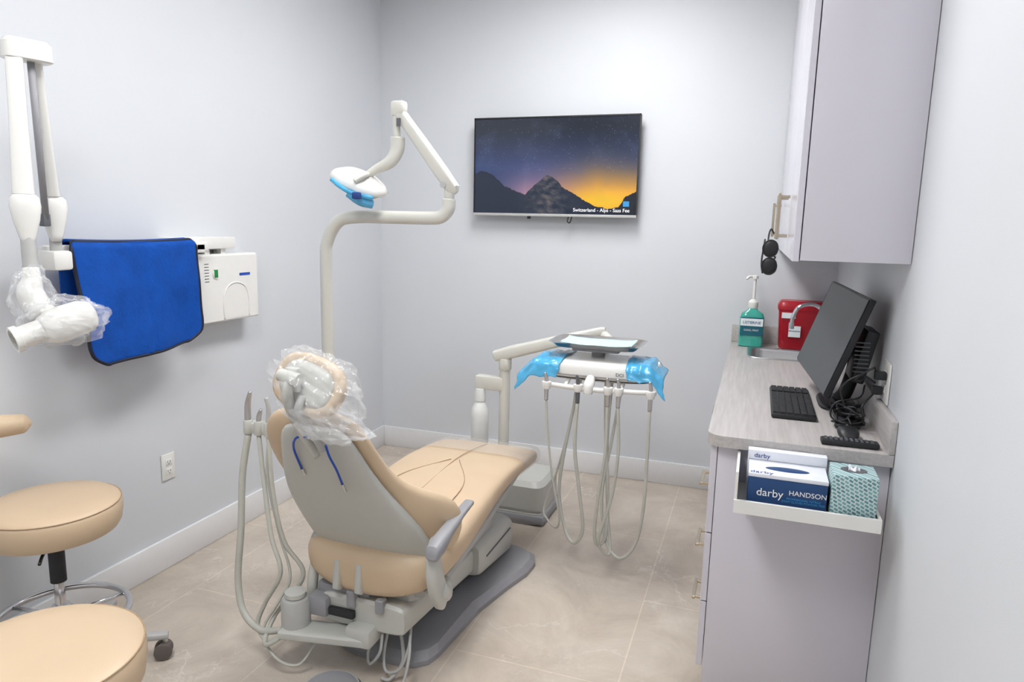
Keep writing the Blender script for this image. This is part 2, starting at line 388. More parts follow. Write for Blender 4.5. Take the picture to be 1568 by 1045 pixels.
# mouthwash
mw=E('mouthwash_bottle',(0.0,4.03,CT))
loft(mw,'bottle_body',[sring((0,4.03,CT+z),(1,0,0),(0,1,0),a,b_,5) for z,a,b_ in ((.001,.058,.034),(.006,.064,.04),(.16,.064,.04),(.185,.055,.036),(.2,.03,.028),(.212,.022,.022))],'teal',auto=True)
box(mw,'label',(-.058,3.986,CT+.065),(.058,3.992,CT+.165),'label',.0)
box(mw,'label_band',(-.058,3.984,CT+.118),(.058,3.987,CT+.158),'labelw',0)
text(mw,'label_text','LISTERINE',(0,3.983,CT+.130),.021,'textblue')
text(mw,'label_text_small','COOL MINT',(0,3.985,CT+.09),.014,'text')
lathe(mw,'pump_collar',(0,4.03,CT),[(.024,.212),(.026,.216),(.026,.245),(.018,.255),(.012,.26),(.008,.262),(.008,.37),(.016,.372),(.016,.39),(.01,.393)],'white')
tube(mw,'pump_spout',[(.0,4.03,CT+.383),(-.03,4.02,CT+.384),(-.045,4.015,CT+.37)],.007,'white')

# upper cabinet
uc=E('upper_cabinet',(.26,3.2,1.46))
box(uc,'carcass',(.122,2.27,1.463),(XR-.002,YB-.002,2.75),'lilac',.001)
bm=bmesh.new()
for a,b_ in ((2.27,2.74),(2.744,3.2),(3.204,3.68),(3.684,4.165)): addbox(bm,(.1,a+.001,1.459),(.119,b_-.001,2.75),.0015,1)
frombm(uc,'doors',bm,'lilac',False)
for y in (2.66,2.80,3.64): pull(uc,.060,y,1.60,.16,True)
# sunglasses hanging from the cabinet handle
sg=E('sunglasses',(.03,2.62,1.46))
gx,gy=.042,2.62
for dz in (-.0,-.062):
    ell(sg,'lens',(gx,gy,1.488+dz),(.024,.006,.028),'black',rot=(0,.15,0))
    tube(sg,'rim',[(gx+.025*math.cos(t*math.pi/5),gy,1.488+dz+.029*math.sin(t*math.pi/5)) for t in range(11)],.0026,'black')
tube(sg,'bridge',[(gx+.012,gy,1.464),(gx+.018,gy,1.457),(gx+.012,gy,1.450)],.003,'black')
tube(sg,'temple_arm',[(gx-.01,gy,1.512),(gx-.008,gy+.012,1.54),(gx-.002,gy+.02,1.555),(gx+.008,gy+.028,1.54)],.003,'black')
tube(sg,'temple_arm_low',[(gx-.02,gy,1.40),(gx-.026,gy+.01,1.44),(gx-.02,gy+.02,1.52)],.003,'black')

# pull-out tray & cartons
tr=E('side_tray',(.18,2.1,.76))
boxes(tr,'tray_body',[((-.01,1.99,.752),(.37,2.218,.764)),((-.01,1.99,.764),(.37,2.0,.79)),((-.01,2.0,.764),(-.002,2.218,.87)),((.362,2.0,.764),(.37,2.218,.79))],'whitegloss')
gb=E('glove_box',(.13,2.1,.765))
box(gb,'carton_lower',(.025,2.03,.765),(.235,2.15,.852),'boxnavy',.002)
box(gb,'carton_lid',(.024,2.029,.853),(.236,2.151,.864),'boxwhite',.001)
ell(gb,'opening',(.13,2.09,.864),(.06,.02,.003),'boxnavy')
text(gb,'print_large','darby',(.085,2.0285,.80),.032,'text')
text(gb,'print_hands','HANDSON',(.185,2.0285,.812),.02,'text')
text(gb,'print_small','PROFESSIONAL NITRILE\nEXAM GLOVES POWDER FREE',(.175,2.0285,.798),.0085,'cyan')
text(gb,'print_lid','darby',(.06,2.035,.8645),.028,'textblue',rot=(0,0,0))
gb2=E('glove_box',(.13,2.17,.765))
box(gb2,'carton_lower',(.02,2.153,.765),(.24,2.186,.865),'boxwhite',.002)
box(gb2,'carton_flap',(.02,2.153,.866),(.24,2.186,.895),'boxwhite',.002)
text(gb2,'print_lid','darby',(.06,2.152,.873),.02,'textblue')
tb=E('tissue_box',(.3,2.08,.765))
box(tb,'carton',(.243,2.012,.765),(.357,2.126,.895),'tissue',.002)
lathe(tb,'opening',(.3,2.07,.8955),[(.034,0),(.034,.001),(.026,.0015),(.02,.0005)],'dgray',sy=.7)
sheet(tb,'tissue',lambda u,v:V((.285+.03*u,2.07+.02*(v-.5)+.006*math.sin(u*9),.893+.012*math.sin(v*3.1)+.004*math.sin(u*12))),10,8,'boxwhite',.0006)

# ---------------------------------------------------------------- monitor etc.
mo=E('computer_monitor',(.28,2.78,CT))
A=V((.191,3.10,1.028));B=V((.245,2.47,1.015));C_=V((.35,2.47,1.338));D_=V((.297,3.10,1.346))
Ux=(B-A).normalized(); Uz=((D_-A)+(C_-B)).normalized(); Nn=Ux.cross(Uz).normalized()
if Nn.x>0: Nn=-Nn
def slab(parent,name,cen,w,h,t,m,off):
    c=V(cen)+Nn*off
    def rect(w_,h_,o_): return [c+Ux*sx*w_/2+Uz*sz*h_/2+Nn*o_ for sx,sz in ((-1,-1),(1,-1),(1,1),(-1,1))]
    return loft(parent,name,[rect(w-.006,h-.006,-t/2),rect(w,h,-t/2+.003),rect(w,h,t/2-.001),rect(w-.002,h-.002,t/2)],m,smooth=False)
mc=(A+B+C_+D_)/4
slab(mo,'panel_housing',mc,.63,.35,.02,'black',-.011)
slab(mo,'screen',mc,.62,.34,.002,'screen',.0005)
slab(mo,'rear_bulge',mc-Uz*.03,.36,.2,.03,'blackm',-.035)
q=mc-Uz*.03-Nn*.045
tube(mo,'stand_neck',[q,V((.365,2.78,1.10)),V((.35,2.78,.98)),V((.32,2.78,.93))],.018,'black',flat=1.4)
loft(mo,'stand_foot',[sring((.32,2.80,z),(1,0,0),(0,1,0),a,b_,4) for z,a,b_ in ((CT+.001,.065,.13),(CT+.008,.065,.13),(CT+.014,.06,.12))],'black',auto=True)
box(mo,'rear_mounted_computer',(.345,2.53,1.05),(.385,2.70,1.23),'black',.006,rot=(0,.2,0))
boxes(mo,'computer_vents',[((.33,2.526,1.09+.014*i),(.375,2.529,1.094+.014*i)) for i in range(8)],'dgray')
kb=E('keyboard',(.165,2.72,CT))
KX=-.018
box(kb,'body',(.105+KX,2.48,CT+.001),(.25+KX,2.93,CT+.018),'black',.006)
ks=[]
for r in range(6):
    for c in range(19):
        if c in (14,): continue
        xx=.243-.0225*(r)-.019+KX; yy=2.49+.0228*c
        ks.append(((xx-.001,yy,CT+.018),(xx+.0175,yy+.019,CT+.0235)))
boxes(kb,'keys',ks,'blackm')
ms=E('computer_mouse',(.31,2.36,CT))
loft(ms,'shell',[sring((.31,y-.02,CT+.001+h/2),(1,0,0),(0,0,1),w,h/2,2.4,20) for y,w,h in ((2.305,.01,.012),(2.312,.024,.022),(2.335,.031,.034),(2.365,.031,.036),(2.39,.029,.026),(2.405,.02,.016),(2.41,.008,.008))],'black')
cyl(ms,'wheel',(.307,2.37,CT+.026),(.313,2.37,CT+.026),.007,'dgray')
rc=E('tv_remote',(.3,2.25,CT))
box(rc,'body',(.225,2.222,CT+.001),(.385,2.264,CT+.018),'black',.005,rot=(0,0,.03))
boxes(rc,'buttons',[((.235+.014*i,2.229+.011*j,CT+.018),(.243+.014*i,2.235+.011*j,CT+.0205)) for i in range(10) for j in range(3)],'dgray')
cb_=E('cable_bundle',(.33,2.5,CT))
rr=random.Random(5)
bm=bmesh.new()
def cable(pts,r=.003): tube(None,'',pts,r,None,bm=bm,N=8,k=10)
cable([(.385,2.42,1.08),(.34,2.42,1.1),(.29,2.43,1.05),(.32,2.44,.97),(.37,2.45,.94),(.33,2.5,.93),(.28,2.45,.935)],.0035)
cable([(.385,2.44,1.04),(.35,2.40,1.0),(.36,2.42,.95),(.30,2.42,.94),(.28,2.46,.96),(.32,2.5,.99)])
cable([(.37,2.52,1.05),(.35,2.46,1.02),(.28,2.44,1.0),(.27,2.44,.95),(.33,2.42,.93),(.37,2.44,.935)])
cable([(.385,2.43,1.12),(.37,2.4,1.13),(.33,2.42,1.09),(.35,2.48,1.07),(.37,2.52,1.09)],.0035)
cable([(.30,2.385,CT+.01),(.28,2.44,CT+.02),(.29,2.5,CT+.01),(.34,2.52,CT+.012)],.002)
for i in range(9):
    p=[(rr.uniform(.27,.37),rr.uniform(2.41,2.52),CT+rr.uniform(.008,.075)) for _ in range(6)]
    cable(p,rr.choice((.0028,.004)))
frombm(cb_,'cables',bm,'black')
box(cb_,'power_brick',(.29,2.44,CT+.002),(.36,2.5,CT+.035),'blackm',.006)
def outlet(name,loc,side,w=.072,h=.118):
    p=E(name,loc);x,y,z=loc;s=1 if side=='L' else -1
    xa,xb=(x,x+.006) if s>0 else (x-.006,x)
    box(p,'cover_plate',(xa,y-w/2,z-h/2),(xb,y+w/2,z+h/2),'whitegloss',.003)
    f=x+s*.006; lo,hi=min(f,f+s*.002),max(f,f+s*.002)
    for dz in (-.021,.021):
        box(p,'receptacle',(lo,y-.017,z+dz-.014),(hi,y+.017,z+dz+.014),'white',.001)
        g=x+s*.0082; a,b_=min(g,g+s*.0006),max(g,g+s*.0006)
        boxes(p,'slots',[((a,y-.008,z+dz-.002),(b_,y-.006,z+dz+.008)),((a,y+.006,z+dz-.002),(b_,y+.008,z+dz+.008)),((a,y-.002,z+dz-.01),(b_,y+.002,z+dz-.006))],'dgray')
    return p
outlet('wall_outlet',(XL+.001,2.28,.46),'L')
outlet('wall_outlet',(XR-.001,2.43,1.085),'R',.12,.13)
pl=E('power_plug',(.39,2.42,1.1))
boxes(pl,'plug_bodies',[((.378,2.395,1.095),(.409,2.42,1.12)),((.38,2.43,1.04),(.409,2.455,1.065))],'black')

# ---------------------------------------------------------------- dental chair
CXc=-1.18
dc=E('dental_chair',(CXc,2.4,0))
def P(x,y,z): return V((CXc+x,y,z))
X1=V((1,0,0))
rings=[]
for y,w,z,th,n_ in ((1.885,.10,.37,.08,2.2),(1.895,.17,.372,.13,2.4),(1.92,.225,.378,.17,2.6),(1.97,.262,.39,.19,2.8),(2.1,.275,.40,.19,3),(2.3,.272,.425,.17,3.2),(2.5,.262,.455,.14,3.4),(2.68,.258,.47,.12,3.4),(2.85,.258,.462,.10,3.4),(3.0,.262,.448,.09,3.4),(3.08,.258,.44,.085,3.2),(3.12,.238,.436,.075,2.8),(3.145,.19,.434,.05,2.4),(3.15,.14,.434,.02,2.2)):
    rings.append(sring(P(.0,y,z),X1,(0,0,1),w,th/2,n_,44,wing=.012))
seat=loft(dc,'seat_cushion',rings,'cream')
sub=seat.modifiers.new('s','SUBSURF'); sub.levels=1; sub.render_levels=1
tube(dc,'seam_centre',[P(.0,2.25,.507),P(0,2.5,.522),P(0,2.7,.528),P(0,2.9,.511),P(0,3.08,.481)],.0018,'seam',N=6)
tube(dc,'seam_left',[P(-.16,2.2,.505),P(-.14,2.45,.522),P(-.02,2.68,.529)],.0018,'seam',N=6)
tube(dc,'seam_right',[P(.16,2.2,.505),P(.14,2.45,.522),P(.02,2.68,.529)],.0018,'seam',N=6)
loft(dc,'toe_cover',[sring(P(0,y,z),X1,(0,0,1),w,th/2,3.4,40,wing=.012) for y,w,z,th in ((2.84,.265,.464,.115),(3.0,.268,.45,.104),(3.1,.265,.44,.1),(3.16,.24,.436,.08),(3.17,.2,.436,.04))],'clear2',caps=False)
loft(dc,'seat_underpan',[sring(P(0,y,z),X1,(0,0,1),w,th/2,4,32) for y,w,z,th in ((1.98,.2,.30,.04),(2.05,.235,.305,.05),(2.4,.235,.345,.06),(2.8,.22,.395,.05),(3.0,.2,.395,.03))],'lgray',auto=True)
# backrest
b0=V((CXc,2.03,.385)); b1=V((CXc,1.665,1.0)); S=(b1-b0); L=S.length; Sd=S.normalized()
Fn=V((0,Sd.z,-Sd.y)).normalized()
def bp(s,off=0): return b0+S*s+Fn*off
cr=[]
for s,w,th,wg,xo in ((-.05,.17,.05,.01,.01),(-.02,.225,.07,.02,.01),(.05,.262,.085,.04,.01),(.15,.300,.095,.06,.008),(.26,.308,.098,.085,.004),(.36,.290,.090,.075,-.004),(.45,.246,.078,.035,-.034),(.54,.218,.072,.015,-.058),(.65,.204,.068,.006,-.066),(.76,.194,.066,.003,-.066),(.85,.174,.062,.002,-.060),(.91,.148,.054,.001,-.050),(.945,.113,.038,.0,-.042),(.96,.06,.02,0,-.040)):
    cr.append(sring(bp(s,.026)+X1*xo,X1,Fn,w,th/2,2.8,44,wing=wg))
bk=loft(dc,'back_cushion',cr,'cream'); sub=bk.modifiers.new('s','SUBSURF'); sub.levels=1; sub.render_levels=1
sr=[]
for s,w,th,wg,xo in ((.015,.18,.03,0,.012),(.02,.215,.05,.01,.012),(.06,.236,.062,.015,.012),(.2,.236,.066,.02,-.007),(.35,.222,.066,.018,-.026),(.5,.194,.060,.012,-.044),(.65,.162,.054,.008,-.042),(.78,.138,.05,.006,-.032),(.87,.120,.046,.004,-.024),(.92,.096,.035,.002,-.022),(.93,.072,.02,0,-.022)):
    sr.append(sring(bp(s,-.020)+X1*xo,X1,Fn,w,th/2,3.2,44,wing=wg))
sh_=loft(dc,'back_shell',sr,'shell'); sub=sh_.modifiers.new('s','SUBSURF'); sub.levels=1; sub.render_levels=1
tube(dc,'shell_lower_bar',[bp(.13,-.02)+X1*-.225,bp(.08,-.045)+X1*-.1,bp(.06,-.05),bp(.045,-.045)+X1*.12,bp(.02,-.01)+X1*.25],.018,'shell',flat=.9)
for sx in (-.085,.0):
    loft(dc,'hinge_lug',[sring(P(sx,y,z),X1,(0,.9,.3),.014,w,3.5,16) for y,z,w in ((1.905,.42,.02),(1.90,.36,.026),(1.895,.325,.024),(1.90,.312,.015))],'shell',auto=True)
for sx in (-.14,.07,.16):
    tube(dc,'seat_rear_seam',[P(sx,1.925-.006*(abs(sx)<.1),.44),P(sx*1.02,1.893+.05*abs(sx),.38),P(sx*1.02,1.905+.05*abs(sx),.325)],.0016,'seam',N=6)
s=1; x=.285
loft(dc,'arm_bracket',[sring(P(x,y,z),X1,(0,.5,.8),.022,w,3.5,20) for y,z,w in ((1.93,.33,.035),(1.89,.40,.045),(1.87,.47,.045),(1.87,.53,.04))],'shell',auto=True)
tube(dc,'arm_bracket_foot',[P(x,1.90,.38),P(x*.95,1.98,.32),P(x*.8,2.08,.30)],[.032,.03,.025],'shell')
loft(dc,'armrest',[sring(P(x+s*.012,y,z),X1,(0,0,1),w,h,3,20) for y,z,w,h in ((1.825,.530,.018,.012),(1.835,.532,.024,.026),(1.88,.543,.026,.029),(1.94,.560,.023,.018),(2.04,.580,.020,.011),(2.13,.590,.018,.009),(2.14,.590,.012,.005))],'gray',auto=True)
# lift arm + housings
loft(dc,'lift_arm',[sring(P(.0,y,z),X1,(0,0,1),.165,h,6,28) for y,z,h in ((1.90,.225,.045),(1.91,.225,.055),(2.15,.205,.06),(2.5,.165,.06),(2.8,.135,.06),(2.9,.12,.05))],'shell',auto=True)
loft(dc,'upper_carriage',[sring(P(.0,y,z),X1,(0,0,1),w,h,6,28) for y,z,w,h in ((1.96,.285,.15,.02),(2.0,.285,.17,.03),(2.4,.27,.175,.04),(2.7,.245,.17,.04),(2.72,.24,.16,.03))],'lgray',auto=True)
loft(dc,'front_housing',[sring(P(.0,y,z),X1,(0,0,1),w,h,6,28) for y,z,w,h in ((2.5,.17,.19,.07),(2.52,.17,.2,.08),(2.88,.13,.2,.095),(2.92,.12,.19,.08))],'shell',auto=True)
box(dc,'housing_seam',tuple(P(.196,2.56,.165)),tuple(P(.203,2.86,.172)),'dgray',.001)
box(dc,'rear_mechanism',tuple(P(-.19,1.92,.235)),tuple(P(.02,2.0,.30)),'gray',.01)
box(dc,'rear_bracket',tuple(P(-.2,1.87,.20)),tuple(P(-.12,1.95,.27)),'gray',.012)
cyl(dc,'actuator',P(.05,2.0,.14),P(.05,2.5,.10),.03,'black')
box(dc,'pivot_pin_block',tuple(P(-.12,1.88,.21)),tuple(P(-.02,1.9,.24)),'blackm',.006)
boxes(dc,'mechanism_links',[(tuple(P(-.05,1.885,.25)),tuple(P(-.02,1.92,.31))),(tuple(P(.06,1.885,.25)),tuple(P(.09,1.92,.30)))],'gray',.004)
poly=[(CXc-.13,2.0)]+[(CXc-.07,1.985),(CXc+.07,1.985)]+[(CXc+.15,1.995),(CXc+.19,2.03),(CXc+.205,2.08),(CXc+.23,2.4),(CXc+.28,2.62),(CXc+.32,2.76),(CXc+.325,2.86),(CXc+.30,2.93),(CXc+.22,2.97),(CXc,2.99),(CXc-.22,2.97),(CXc-.30,2.93),(CXc-.325,2.86),(CXc-.32,2.76),(CXc-.28,2.62),(CXc-.23,2.4),(CXc-.205,2.08),(CXc-.19,2.03)]
prism(dc,'floor_base_plate',poly,.001,.045,'gray',.03)
box(dc,'base_riser',tuple(P(-.1,2.3,.04)),tuple(P(.1,2.9,.1)),'dgray',.01)
# headrest
hc=V((CXc+.022,1.60,1.098)); roll=math.radians(18)
HU=V((math.cos(roll),0,-math.sin(roll))); HNn=V((-.12,.88,-.30)).normalized(); HV=HNn.cross(HU).normalized()
if HV.z<0: HV=-HV
loft(dc,'headrest_pad',[sring(hc+HNn*o_,HU,HV,a,b_,2.6,36) for o_,a,b_ in ((.012,.065,.045),(.0,.085,.060),(-.004,.097,.072),(.006,.108,.082),(.03,.110,.084),(.048,.101,.076),(.06,.075,.05),(.063,.03,.02))],'cream')
loft(dc,'headrest_back_plate',[sring(hc+HNn*o_,HU,HV,a,b_,2.8,36) for o_,a,b_ in ((-.010,.052,.036),(-.008,.072,.052),(.0,.084,.060),(.006,.084,.060))],'shell')
box(dc,'headrest_slide',tuple(hc+V((-.05,-.035,-.02))),tuple(hc+V((-.005,-.012,.05))),'shell',.008)
tube(dc,'headrest_stem',[hc+V((-.03,-.025,.03)),hc+V((-.03,-.045,-.03)),bp(.97,-.05)+V((-.03,0,.01)),bp(.80,-.042)+V((-.02,0,0))],[.02,.02,.022,.02],'shell',flat=.6)
tube(dc,'headrest_stem_b',[hc+V((.0,-.02,-.03)),hc+V((-.002,-.035,-.07)),bp(.95,-.05)+V((-.0,0,.01)),bp(.84,-.042)+V((.01,0,0))],[.012,.012,.013,.012],'lgray')
cyl(dc,'headrest_knuckle',hc+V((-.06,-.04,.03)),hc+V((.005,-.04,.02)),.018,'shell',bev=.004)
ell(dc,'headrest_bag',hc+V((.03,.01,-.015)),(.142,.078,.098),'clear',rot=(0,.45,0),nz=.28,ns=6,seg=44)
ell(dc,'headrest_bag_skirt',hc+V((.055,.0,-.095)),(.135,.055,.052),'clear',rot=(0,.25,0),nz=.35,ns=7,seg=40)
tube(dc,'bib_cord',[bp(.90,-.06)+X1*.045,bp(.84,-.065)+X1*.045,bp(.76,-.065)+X1*.048,bp(.66,-.062)+X1*.042],.0035,'bib')
tube(dc,'bib_cord_left',[bp(.93,-.055)+X1*-.01,bp(.92,-.06)+X1*-.05,bp(.84,-.055)+X1*-.085,bp(.70,-.05)+X1*-.10],.0035,'bib')
cyl(dc,'bib_clip',bp(.66,-.062)+X1*.042,bp(.61,-.062)+X1*.040,.005,'steel'); cyl(dc,'bib_clip_left',bp(.70,-.05)+X1*-.10,bp(.66,-.05)+X1*-.10,.005,'steel')
bm=bmesh.new()
def hose(p,r=.0085): tube(None,'',p,r,None,bm=bm,N=10,k=10)
hose([(-1.10,1.89,.015),(-1.07,1.90,.012),(-1.04,1.93,.06),(-1.05,1.95,.12),(-1.08,1.97,.2)],.006)
hose([(-1.10,1.96,.2),(-1.11,1.93,.08),(-1.09,1.91,.03),(-1.04,1.91,.05),(-1.02,1.94,.12),(-1.03,1.98,.2)],.005)
hose([(-1.10,1.95,.2),(-1.16,1.92,.1),(-1.15,1.90,.05),(-1.11,1.90,.1),(-1.11,1.92,.16)],.005)
hose([(-1.02,1.95,.16),(-1.0,1.90,.1),(-1.01,1.85,.015),(-1.05,1.75,.008),(-1.10,1.68,.008)],.005)
frombm(dc,'air_tubing',bm,'lgray')

# ---------------------------------------------------------------- operatory light
ol=E('operatory_light',(-1.65,2.43,0))
px,py=-1.65,2.43
tube(ol,'pole',[(px,py,.07),(px,py,.6),(px,py,1.1),(px,py,1.38),(px+.01,py,1.47),(px+.06,py,1.545),(px+.14,py,1.565),(px+.3,py,1.567),(px+.45,py,1.567),(px+.51,py,1.572),(px+.54,py,1.60),(px+.545,py,1.64)],.025,'pole')
box(ol,'floor_mount',(px-.06,py-.07,.001),(px+.14,py+.07,.07),'shell',.015)
cyl(ol,'arm_pivot',(px+.545,py,1.635),(px+.545,py,1.70),.019,'pole',bev=.003)
e0=V((px+.55,py,1.69)); e1=V((-1.305,py-.02,1.960))
dd=(e1-e0).normalized(); nn=V((0,1,0)); pp=dd.cross(nn)
loft(ol,'spring_arm',[sring(e0+dd*t,pp,nn,a,b_,4,20) for t,a,b_ in ((-.035,.01,.012),(-.02,.024,.022),(.06,.026,.024),(.2,.024,.022),(.32,.021,.02),(.345,.02,.018))],'pole',auto=True)
boxes(ol,'arm_slot',[(tuple(V((-1.30,py-.048,1.90))),tuple(V((-1.285,py-.043,1.93))))],'dgray')
cyl(ol,'arm_end_cap',e0+V((-.02,-.026,0)),e0+V((-.02,.026,0)),.012,'lgray')
box(ol,'top_knuckle',(-1.332,py-.04,1.94),(-1.275,py,1.995),'pole',.01)
tube(ol,'yoke_drop',[(-1.312,py-.02,1.96),(-1.315,py-.02,1.91),(-1.312,py-.02,1.86)],[.014,.014,.014],'pole')
tube(ol,'yoke_arm',[(-1.309,py-.02,1.865),(-1.312,py-.02,1.82),(-1.335,py-.03,1.775),(-1.39,py-.04,1.745),(-1.43,py-.05,1.72)],[.027,.026,.024,.018,.014],'pole')
hc2=V((-1.462,py-.05,1.695)); rt=Euler((math.radians(12),math.radians(22),0)).to_matrix()
def head(prof,m,name,c=hc2,n_=2.3):
    rs=[]
    for a,b_,z in prof: rs.append([c+rt@p for p in sring((0,0,z),(1,0,0),(0,1,0),a,b_,n_,40)])
    return loft(ol,name,rs,m,auto=False)
head([(.03,.02,.042),(.07,.05,.036),(.105,.07,.018),(.122,.082,.0),(.114,.078,-.012),(.09,.06,-.02)],'whitegloss','lamp_shell')
head([(.09,.06,-.02),(.085,.055,-.03),(.05,.035,-.034)],'lgray','lamp_lens')
tube(ol,'handle_near',[hc2+rt@V((-.07,-.075,-.005)),hc2+rt@V((-.02,-.092,-.008)),hc2+rt@V((.04,-.092,-.012)),hc2+rt@V((.11,-.06,-.008))],.008,'film')
tube(ol,'handle_grip',[hc2+rt@V((.02,-.085,-.02)),hc2+rt@V((.07,-.075,-.035)),hc2+rt@V((.10,-.04,-.04))],.017,'film')
box(ol,'switch_block',tuple(hc2+V((.035,-.11,-.065))),tuple(hc2+V((.065,-.085,-.04))),'textblue',.005)
tube(ol,'lamp_fork',[(-1.42,py-.05,1.725),(-1.405,py-.1,1.72),(-1.435,py-.125,1.695)],.01,'pole')

# ---------------------------------------------------------------- delivery unit
du=E('dental_delivery_unit',(-1.1,3.4,0))
loft(du,'floor_box',[sring((-1.1,3.45,z),(1,0,0),(0,1,0),a,b_,6,32) for z,a,b_ in ((.001,.15,.17),(.06,.15,.17),(.065,.142,.162),(.075,.142,.162),(.08,.15,.17),(.2,.145,.165),(.225,.12,.14))],'shell',auto=True)
box(du,'floor_box_base',(-1.26,3.27,.002),(-.94,3.63,.055),'gray',.02)
cyl(du,'post',(-1.2,3.36,.2),(-1.2,3.36,.84),.028,'pole')
cyl(du,'post_collar',(-1.2,3.36,.80),(-1.2,3.36,.86),.034,'pole',bev=.004)
a0=V((-1.22,3.36,.88));a1=V((-.70,3.40,1.035)); dd=(a1-a0).normalized(); n1=V((0,1,0)); n2=dd.cross(n1)
loft(du,'balance_arm',[sring(a0+dd*t,n1,n2,a,b_,4,20) for t,a,b_ in ((-.045,.015,.012),(-.035,.03,.028),(.05,.034,.034),(.3,.03,.03),(.54,.024,.022),(.56,.015,.014))],'pole',auto=True)
tube(du,'head_link',[(-.70,3.40,1.02),(-.66,3.36,1.0),(-.64,3.22,.975),(-.64,3.1,.96)],.022,'pole')
box(du,'bottle_bracket',(-1.36,3.33,.685),(-1.2,3.39,.76),'pole',.01)
lathe(du,'water_bottle',(-1.33,3.34,0),[(.02,.38),(.042,.385),(.047,.40),(.047,.55),(.043,.585),(.03,.61),(.026,.62),(.03,.625),(.03,.66),(.024,.69)],'bottle')
hb=(-.635,3.02); zz=.012
loft(du,'control_head',[sring((hb[0],hb[1],z+zz),(1,0,0),(0,1,0),a,b_,4.5,48) for z,a,b_ in ((.880,.20,.10),(.888,.25,.135),(.904,.272,.150),(.930,.275,.152),(.946,.266,.145),(.956,.24,.125),(.960,.2,.1))],'whitegloss',auto=True)
loft(du,'control_head_underside',[sring((hb[0],hb[1],z+zz),(1,0,0),(0,1,0),a,b_,4.5,40) for z,a,b_ in ((.864,.14,.07),(.872,.2,.1),(.882,.25,.13))],'lgray',auto=True)
text(du,'badge','DCI',(-.51,2.8675,.925),.02,'dgray')
boxes(du,'head_front_groove',[((-.80,2.8685,.912),(-.47,2.871,.914))],'gray')
tube(du,'front_handle',[(-.635,2.88,.905),(-.635,2.84,.88),(-.635,2.83,.845)],[.02,.024,.018],'whitegloss')
tc_=V((-.645,3.05,1.03))
loft(du,'instrument_tray',[sring((tc_.x,tc_.y,z),(1,0,0),(0,1,0),a,b_,6,44) for z,a,b_ in ((1.016,.04,.03),(1.016,.165,.095),(1.019,.178,.108),(1.036,.195,.125),(1.042,.210,.139),(1.040,.196,.128),(1.024,.172,.102),(1.020,.04,.03))],'steel',auto=True)
sheet(du,'tray_paper',lambda u,v:V((tc_.x-.160+.32*u,tc_.y-.095+.19*v,1.030+.008*abs(2*u-1)**6+.006*abs(2*v-1)**6+.003*noise.noise(V((u*4,v*4,0))))),18,14,'paper',.001)
cyl(du,'tray_post',(-.645,3.06,.96),(-.645,3.06,1.008),.03,'lgray')
box(du,'tray_plate',(-.75,2.98,1.0),(-.54,3.12,1.014),'gray',.004)
def filmf(cx,side,w,drop):
    def f(u,v):
        uu=(u-.5)*side
        x=cx+(u-.5)*w+side*.02*v
        prof=[(3.13,.972),(3.0,.982),(2.89,.976),(2.862,.955),(2.852,.93),(2.846,.93-drop)]
        k=v*(len(prof)-1); i=min(int(k),len(prof)-2); t=k-i
        y=prof[i][0]+(prof[i+1][0]-prof[i][0])*t; z=prof[i][1]+(prof[i+1][1]-prof[i][1])*t
        out=max(0,uu-.12)
        z-=out*.14+out*v*.05
        r=noise.noise(V((u*4+cx*7,v*4,side)))*.010+noise.noise(V((u*11+cx*7,v*9,side)))*.004
        return V((x+.006*noise.noise(V((v*6,cx,1))),y-abs(r)*.6,z+r))
    return f
sheet(du,'barrier_film_left',filmf(-.855,-1,.19,.03),26,26,'film',.0008)
sheet(du,'barrier_film_right',filmf(-.415,1,.16,.015),26,26,'film',.0008)
tube(du,'holder_bar',[(-.84,2.85,.870),(-.74,2.845,.866),(-.625,2.84,.864),(-.48,2.845,.868),(-.35,2.85,.874)],.011,'whitegloss')
tube(du,'holder_support_l',[(-.74,2.845,.868),(-.74,2.9,.883),(-.74,2.95,.90)],.009,'whitegloss')
tube(du,'holder_support_r',[(-.5,2.845,.868),(-.5,2.9,.883),(-.5,2.95,.90)],.009,'whitegloss')
hx=[-.82,-.68,-.55,-.505,-.372]
for i,x in enumerate(hx):
    cyl(du,'holder_cup',(x,2.835,.85),(x,2.835,.884),.017,'whitegloss',r1=.021,bev=.003)
    tube(du,'handpiece',[(x,2.835,.80),(x,2.835,.85),(x,2.83,.90),(x-.004,2.82,.925)],[.009,.010,.008,.005],'steel' if i!=1 else 'dgray')
bm=bmesh.new()
hose([(-.82,2.835,.80),(-.81,2.84,.66),(-.785,2.85,.45),(-.75,2.86,.27),(-.77,2.9,.19),(-.83,2.95,.2),(-.86,3.0,.24),(-.80,3.02,.45),(-.75,3.03,.7),(-.73,3.03,.89)],.005)
hose([(-.68,2.835,.80),(-.685,2.84,.6),(-.66,2.85,.4),(-.64,2.86,.22),(-.68,2.88,.14),(-.735,2.92,.18),(-.78,2.96,.35),(-.76,3.0,.6),(-.71,3.03,.89)],.008)
hose([(-.55,2.835,.80),(-.55,2.84,.6),(-.575,2.85,.38),(-.585,2.86,.2),(-.565,2.88,.15),(-.545,2.92,.2),(-.555,2.96,.4),(-.585,3.0,.65),(-.6,3.03,.89)],.007)
hose([(-.505,2.835,.80),(-.495,2.84,.6),(-.515,2.85,.4),(-.565,2.86,.2),(-.555,2.88,.13),(-.52,2.9,.12),(-.55,2.95,.3),(-.575,3.0,.6),(-.57,3.03,.89)],.007)
hose([(-.372,2.835,.80),(-.372,2.84,.6),(-.378,2.85,.35),(-.41,2.86,.18),(-.475,2.88,.105),(-.545,2.92,.16),(-.58,2.96,.35),(-.555,3.0,.6),(-.52,3.03,.89)],.007)
frombm(du,'handpiece_hoses',bm,'hose')

